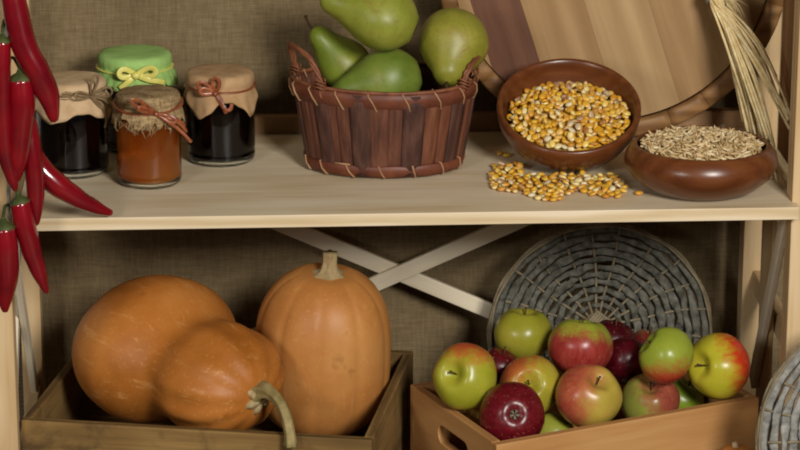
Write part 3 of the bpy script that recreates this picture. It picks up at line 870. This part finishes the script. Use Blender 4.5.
# upright pumpkin
pc = at(322.8, 350.5, Y=.186); pR = .0845
M = T(pc) @ Matrix.Rotation(R_(3), 4, 'Y') @ Matrix.Rotation(R_(4), 4, 'X')
Ht = .1085; mb = MB(); prof = []
for i in range(49):
    t = i/48; z = -Ht+2*Ht*t; q = abs(z/Ht); k_ = 2.95
    r = pR*(1-q**k_)**(1/2.3)*(1-.035*(z/Ht))
    prof.append((max(r, .0008), z))
def ribp(r, z, a):
    c_ = abs(math.cos(5*a+.5)); groove = -.030*(1-c_)**2.5; d = max(0, 1-r/(pR*.45)) if z > 0 else 0
    edge = min(1, r/(pR*.5))
    return (r*(1+groove*edge*.9+.012*noise.noise((math.cos(a)*1.5, math.sin(a)*1.5, z*10))), z-.010*d*d)
mb.lathe(prof, 120, ribp, True, True)
pk = mb.build('pumpkin', 'pumpkinB', None, M); tag(pk, 'tall upright orange pumpkin with short ribbed stem at the right of the weathered crate', 'pumpkin', 'orange squashes in the weathered crate')
zt = Ht-.0125
stem_mb([(0.003, 0, zt), (.003, 0, zt+.005), (.003, 0, zt+.010), (.003, .0, zt+.020), (.003, 0, zt+.034)], [.027, .0215, .0125, .0088, .0090], 6).build('stem', 'pstem', pk)

# ------------------------------------------------------------------ apples
def apple(p, R, axis, mat, label, end='stem', squash=.90, dry=False):
    """axis = direction the stem points"""
    M = axis_M(p, axis, (.3, .9, .1)); mb = MB(); prof = []; n = 36
    for i in range(n+1):
        th = PI*i/n; s_, c_ = math.sin(th), -math.cos(th)
        r = R*s_*(1+.05*c_); z = R*squash*c_*(1-.0)
        if c_ > 0: z -= R*.34*math.exp(-(s_/.30)**2)*squash; z += R*.05*math.exp(-((s_-.5)/.25)**2)
        else: z += R*.20*math.exp(-(s_/.26)**2)*squash
        prof.append((max(r, .0005), z))
    mb.lathe(prof, 44, lambda r, z, a: (r*(1+.018*math.cos(5*a)*(1 if z < 0 else .5)+.02*math.cos(2*a+1)), z+.0008*math.cos(5*a)*(r/R)))
    o = mb.build('apple', mat, None, M); tag(o, label, 'apple', 'apples heaped in the crate')
    zt = prof[-1][1]; s = MB(); s.sweep([(0, 0, zt-.001), (.0006, 0, zt+.005), (.0015, .0005, zt+.009), (.0024, .001, zt+.012)], [.0013, .0010, .0011, .0017], 7); s.build('stem', 'stem_brown', o)
    zb = prof[0][1]; c = MB(); cs = 1.9 if dry else 1
    for k in range(5):
        a = 2*PI*k/5; c.sweep([P(a, .0008, zb+.0005), P(a, .0032*cs, zb-.0022), P(a, .0022*cs, zb-.0052), P(a+.2, .0008, zb-.0060)], [.0011*cs, .0014*cs, .0009*cs, .0003], 6, .5)
    c.build('calyx', 'calyx_grey' if dry else 'stem_brown', o)
    return o
yg, yg2 = '#9aa52c', '#b7b84a'
VD = -F   # towards the viewer
def ad(rx, up, tv): return RT*rx+UP*up+VD*tv
def lv(p, axis, d):   # a view-space direction put into the apple's own axes (so the blush belongs to the fruit)
    return axis_M(p, axis, (.3, .9, .1)).to_3x3().inverted() @ d
AP = [
 # px, py, Y, r, stem axis, base, base2, red, red2, blush dir, lo, hi, label
 (465.5, 376.5, .056, .0395, ad(-.45, .15, .8), '#8f9422', '#aaa236', '#a83c26', '#b8602f', ad(.05, .9, .1), .35, 1.15, 'yellow green apple with a red shoulder at the left corner of the crate'),
 (523, 335, .184, .0365, ad(.1, .95, .2), '#878824', '#9c9234', '#96602a', '#9c6c2c', ad(1, -.3, .2), .9, 1.9, 'plain olive yellow apple at the back left of the heap'),
 (580, 348, .123, .0400, ad(.1, .95, .05), '#8a932c', '#9ea03e', '#801c20', '#a04236', ad(-.1, -.9, .35), -.60, .15, 'red apple with a yellow green top, back middle of the heap'),
 (530, 386, .078, .0372, ad(-.1, .15, .95), '#9c942a', '#aea038', '#a04028', '#b06432', ad(-.7, .75, .1), .1, .9, 'yellow apple with orange red left side behind the dark red front apple'),
 (512, 415.5, .002, .0395, ad(-.05, -.1, -1), '#5e0e16', '#701820', '#4e060e', '#6e1620', ad(0, 0, 1), -1.6, -1, 'dark red apple showing its grey calyx at the front corner'),
 (588, 397, .038, .0403, ad(.3, .55, .55), '#a8963a', '#b89c48', '#983a2c', '#b06042', ad(-.5, .1, -.1), -.75, .35, 'peach red apple with a yellow cheek in the front middle'),
 (650, 401, .097, .0360, ad(-.02, .62, .7), '#868e38', '#9a9846', '#84362c', '#9a523e', ad(.75, .35, .3), -.35, .6, 'green apple blushed dull red, mostly behind the front board'),
 (667, 356, .072, .0348, ad(-.75, .55, .1), '#84942c', '#98a03c', '#96281e', '#ac422c', ad(.1, -.95, .1), .0, .9, 'pale green apple with a red underside at the right of the heap'),
 (719.5, 366, .088, .0398, ad(-.75, .05, .62), '#a6a426', '#baaa34', '#aa200e', '#be3e1e', ad(.95, .25, .1), -.05, .8, 'yellow apple with a bright red right half at the crate corner'),
 (612, 341, .212, .0285, ad(.2, .9, .2), '#3c0610', '#480a14', '#36040c', '#500a16', ad(0, 0, 1), -1.6, -1, 'dark maroon apple tucked behind the red and yellow topped one'),
 (626, 362, .150, .0312, ad(.1, .8, -.4), '#3c0610', '#480a14', '#3a050e', '#520c18', ad(0, 0, 1), -1.6, -1, 'glossy dark maroon apple in the middle of the heap'),
 (646, 346, .232, .0220, ad(.3, .9, .2), '#8c603a', '#9a6e44', '#5a0d14', '#702420', ad(0, -.5, .6), -.6, .2, 'brownish red apple peeking out in front of the grey wicker tray'),
 (681, 400, .150, .0285, ad(.4, .8, .2), '#768e20', '#8c9a34', '#768e20', '#8c9a34', ad(0, 0, 1), 2, 3, 'small green apple showing between the two right hand apples'),
 (553, 436, .058, .0285, ad(.3, .7, -.4), '#8c962e', '#a09e42', '#8c962e', '#a09e42', ad(0, 0, 1), 2, 3, 'pale green apple low down behind the front board'),
 (487, 425, .096, .0303, ad(.3, .7, -.4), '#98802e', '#a68e3c', '#9a682e', '#a07036', ad(0, 0, 1), 0, 2, 'dull yellow apple low down by the slotted side'),
 (499, 367, .140, .0245, ad(.3, .9, .2), '#4a0a12', '#5a1018', '#4a0810', '#62121a', ad(0, 0, 1), -1.6, -1, 'deep red apple low behind the yellow green corner apple'),
]
for i, (x, y, Y, r, axv, b1, b2, r1, r2, dv, lo, hi, lab) in enumerate(AP):
    p = at(x, y, Y=Y)
    m = m_apple('apple_skin_%02d' % i, b1, b2, r1, r2, lv(p, axv, dv), lo, hi)
    apple(p, r, axv, m, lab, dry='grey calyx' in lab)

# ------------------------------------------------------------------ wicker trays
def tray(name, M, R, dish, wv, sp, label, seed, nsp=22, rings=11):
    rnd = random.Random(seed)
    t = empty(name, M, label, 'wicker tray', 'round grey wicker trays')
    def dz(r): return -dish*(1-(r/R)**2)
    spm = MB()
    for k in range(nsp):
        a = 2*PI*k/nsp+rnd.uniform(-.03, .03); pts = []
        for j in range(9):
            r = .012+(R-.012)*j/8; aa = a+.02*math.sin(j*.9+k)
            pts.append(P(aa, r, dz(r)+.0006))
        spm.sweep(pts, [.0016]*8+[.0012], 6)
    spm.build('spokes', sp, t)
    wm = MB(); per = nsp*4
    for q in range(rings):
        r0 = .030+(R-.040)*q/(rings-1); pts = []
        w = rnd.uniform(.0056, .0070)*(.7 if q < 2 else 1)
        for k in range(per+1):
            a = 2*PI*k/per; r = r0+.0026*noise.noise((math.cos(a)*5, math.sin(a)*5, q*1.7+seed))
            z = dz(r)+.0006+.0028*math.cos(nsp/2*a+PI*q)
            pts.append(P(a, r, z))
        rows = []
        for k in range(per+1):
            p = pts[k]; a = 2*PI*k/per; o = P(a, 1, 0); tilt = Vector((0, 0, .25))
            ww = w*(.78+.6*noise.noise((k*.31, q*5.1, seed)))
            rows.append([p-o*ww-tilt*ww, p-o*ww*.5+Vector((0, 0, .0008)), p+Vector((0, 0, .0010)), p+o*ww*.6+Vector((0, 0, .0008)), p+o*ww+tilt*ww, p+Vector((0, 0, -.0006))])
        wm.grid(rows, True)
    wm.build('woven_strips', wv, t)
    rim = MB()
    for q in range(3):
        rim.sweep([P(2*PI*k/120, R-.0015-.0012*q+.0006*math.cos(k*.7+q*2.1), .0026*(q-1)+.0006*math.sin(k*.5+q)) for k in range(121)], .0017, 7)
    rim.build('rim', sp, t)
    hb = MB()
    for s_ in range(-4, 5):
        hb.sweep([(s_*.0036-.002, -.019, dz(0)+.0045), (s_*.0036, 0, dz(0)+.0055), (s_*.0036+.001, .019, dz(0)+.0045)], .0020, 6)
    hb.sweep([(-.014, -.0175, dz(0)+.005), (.014, -.0175, dz(0)+.005)], .0018, 6); hb.sweep([(-.014, .0175, dz(0)+.005), (.014, .0175, dz(0)+.005)], .0018, 6)
    for s_ in range(-3, 4): hb.sweep([(-.018, s_*.0036, dz(0)+.0015), (.018, s_*.0036, dz(0)+.0015)], .0016, 6)
    hb.build('hub', sp, t)
    return t
tc = at(600.5, 334, Y=.300)
tn = Vector((0, -1, .09)).normalized(); tx = Vector((.80, .05, -.6))
tray('wicker_tray', axis_M(tc, tn, tx), tc.z+.0005, .036, 'weaver', 'spoke', 'dark grey round wicker tray standing behind the crate of apples', 3)
tc2 = at(890, 440, Y=-.11)
tray('wicker_tray', axis_M(tc2, Vector((-.10, -1, .13)), (.9, .1, .3)), tc2.z+.0005, .03, 'weaver_pale', 'spoke', 'pale grey wicker tray standing in front of the rack at the far right edge', 8)

# small gourd in front of the apple crate, only its top shows
gt = at(737, 445, Y=.000)
gd = MB(); Hg = gt.z
gd.lathe([(.001, .0), (.02, .0), (.034, .010), (.040, .030), (.037, .050), (.029, .070), (.0245, .088), (.0235, Hg-.022), (.021, Hg-.012), (.015, Hg-.004), (.007, Hg-.001), (.001, Hg-.002)], 48, lambda r, z, a: (r*(1+.02*math.cos(8*a)), z))
gy = gt.y
g = gd.build('gourd', 'gourd', None, T((gt.x, gy, 0))); tag(g, 'small orange brown gourd with pale tip in front of the apple crate', 'gourd')
s = MB(); s.sweep([(-.002, -.002, Hg-.004), (-.003, -.003, Hg+.002), (-.004, -.004, Hg+.004)], [.005, .0035, .003], 8); s.build('stem', 'gourd_tip', g)

# ------------------------------------------------------------------ hanging chilies
cord_pts = [at(4, -70, Y=-.030), at(6, 0, Y=-.030), at(9, 60, Y=-.028), at(6, 110, Y=-.028), at(8, 165, Y=-.028), at(9, 215, Y=-.028), at(7, 232, Y=-.028)]
cm_ = MB()
cp = [Vector(p) for p in smooth_path(cord_pts, 14)]
for q in range(2):
    cm_.sweep([p+Vector((math.cos(i*.8+q*PI), math.sin(i*.8+q*PI), 0))*.0013 for i, p in enumerate(cp)], .0013, 6)
o0 = cp[-1].copy()
for v in cm_.v: v -= o0
co = cm_.build('cord', 'string', None, T(o0)); tag(co, 'thin grey cord that the red chilies hang from', 'cord')
def chili(path, rad, label, calyx=True, stem_to=None):
    """path: (px, py, Y) from stalk end to tip"""
    P3 = [at(x, y, Y=Y) for x, y, Y in path]; o0 = P3[0].copy()
    pts = [Vector(p) for p in smooth_path([p-o0 for p in P3], 8)]
    rr = [q[0]*1.1 for q in smooth_path([(r,) for r in rad], 8)]
    # rounded shoulder and tip
    d0 = (pts[0]-pts[1]).normalized(); d1 = (pts[-1]-pts[-2]).normalized()
    r0, r1 = rr[0], rr[-1]
    pts = [pts[0]+d0*r0*.45]+[pts[0]+d0*r0*.3]+pts+[pts[-1]+d1*r1*.7, pts[-1]+d1*r1]
    rr = [r0*.35, r0*.75]+rr+[r1*.72, r1*.2]
    mb = MB(); mb.sweep(pts, rr, 20)
    for v in mb.v: v += Vector((1, 1, 1))*.0006*noise.noise((v+o0)*55)
    o = mb.build('chili_pepper', 'chili', None, T(o0)); tag(o, label, 'chili pepper', 'red chilies hanging on a cord')
    if calyx:
        c = MB(); z = [pts[2]-d0*r0*.32, pts[2]+d0*r0*.12, pts[2]+d0*r0*.42, pts[2]+d0*r0*.60, pts[2]+d0*r0*.9]
        c.sweep(z, [r0*.93, r0*1.0, r0*.74, r0*.38, r0*.24], 16, rib=(5, .05)); c.build('calyx', 'calyx', o)
        e0 = pts[2]+d0*r0*.85; e1 = (stem_to-o0) if stem_to else e0+d0*.02
        s = MB(); s.sweep(smooth_path([e0, e0.lerp(e1, .5)+d0*.006, e1], 5), .0020, 7); s.build('stem', 'calyx', o)
    return o
Y0 = -.045
chili([(10, -22, -.052), (16, 12, -.054), (24, 45, -.056), (37, 71, -.056), (48, 94, -.055), (53.5, 117, -.053)], [.0118, .0128, .0132, .0135, .0115, .0058], 'uppermost red chili, long and curved, its tip over the dark jar', stem_to=at(5, -45, Y=-.030))
chili([(2, 42, -.060), (1, 70, -.062), (2, 110, -.062), (5, 150, -.060), (12, 178, -.058), (15, 188, -.057)], [.0090, .0098, .0095, .0085, .0062, .0034], 'slim straight red chili cut by the photo\'s left edge', stem_to=at(5, 20, Y=-.032))
chili([(21, 80, -.056), (22.5, 105, -.058), (20.5, 132, -.058), (18, 160, -.056), (17.5, 178, -.052)], [.0122, .0128, .0120, .0095, .0040], 'plump upright red chili with green cap, left of the dark jar', stem_to=at(9, 58, Y=-.030))
chili([(27, 120, -.036), (31, 148, -.040), (35, 178, -.043), (36, 205, -.044), (36, 222, -.044)], [.0095, .0108, .0098, .0078, .0040], 'slim red chili pointing straight down in front of the shelf edge', stem_to=at(8, 108, Y=-.029))
chili([(26, 140, -.018), (36, 163, -.020), (54, 182, -.022), (78, 198, -.018), (98, 208, -.010), (109, 212.5, -.006)], [.0095, .0125, .0125, .0098, .0070, .0042], 'red chili slanting right so that its tip lies on the shelf', stem_to=at(8, 120, Y=-.028))
chili([(20, 203, -.052), (25, 226, -.054), (32, 252, -.054), (40, 275, -.053), (45.5, 290, -.052)], [.0105, .0112, .0102, .0075, .0040], 'red chili hanging below the shelf edge, slanting right', stem_to=at(10, 180, Y=-.030))
chili([(4, 229, -.062), (6, 250, -.064), (7, 275, -.063), (5, 297, -.060), (5, 309, -.058)], [.0118, .0128, .0118, .0082, .0040], 'lowest red chili, thick and straight, in front of the left post', stem_to=at(8, 205, Y=-.030))

# ------------------------------------------------------------------ light
w = bpy.data.worlds.new('World'); sc.world = w; w.use_nodes = True
bgn = w.node_tree.nodes['Background']; bgn.inputs[0].default_value = (1.0, .94, .86, 1); bgn.inputs[1].default_value = .035
def area(name, loc, target, size, power, color=(1, .955, .89)):
    l = bpy.data.lights.new(name, 'AREA'); l.shape = 'RECTANGLE'; l.size = size[0]; l.size_y = size[1]; l.energy = power; l.color = color
    o = bpy.data.objects.new(name, l); COL.objects.link(o); o.location = loc
    o.rotation_euler = (Vector(target)-Vector(loc)).to_track_quat('-Z', 'Y').to_euler(); return o
area('key_lamp', (.80, -2.5, 1.58), (.05, .15, .3), (.55, .55), 70)
area('fill_lamp', (-1.35, -2.1, 1.25), (-.05, .1, .3), (.45, .45), 16)

sc.view_settings.view_transform = 'Standard'; sc.view_settings.look = 'None'
sc.view_settings.exposure = 0.12; sc.view_settings.gamma = 1.0; sc.view_settings.use_curve_mapping = False
sc.cycles.filter_width = 2.0
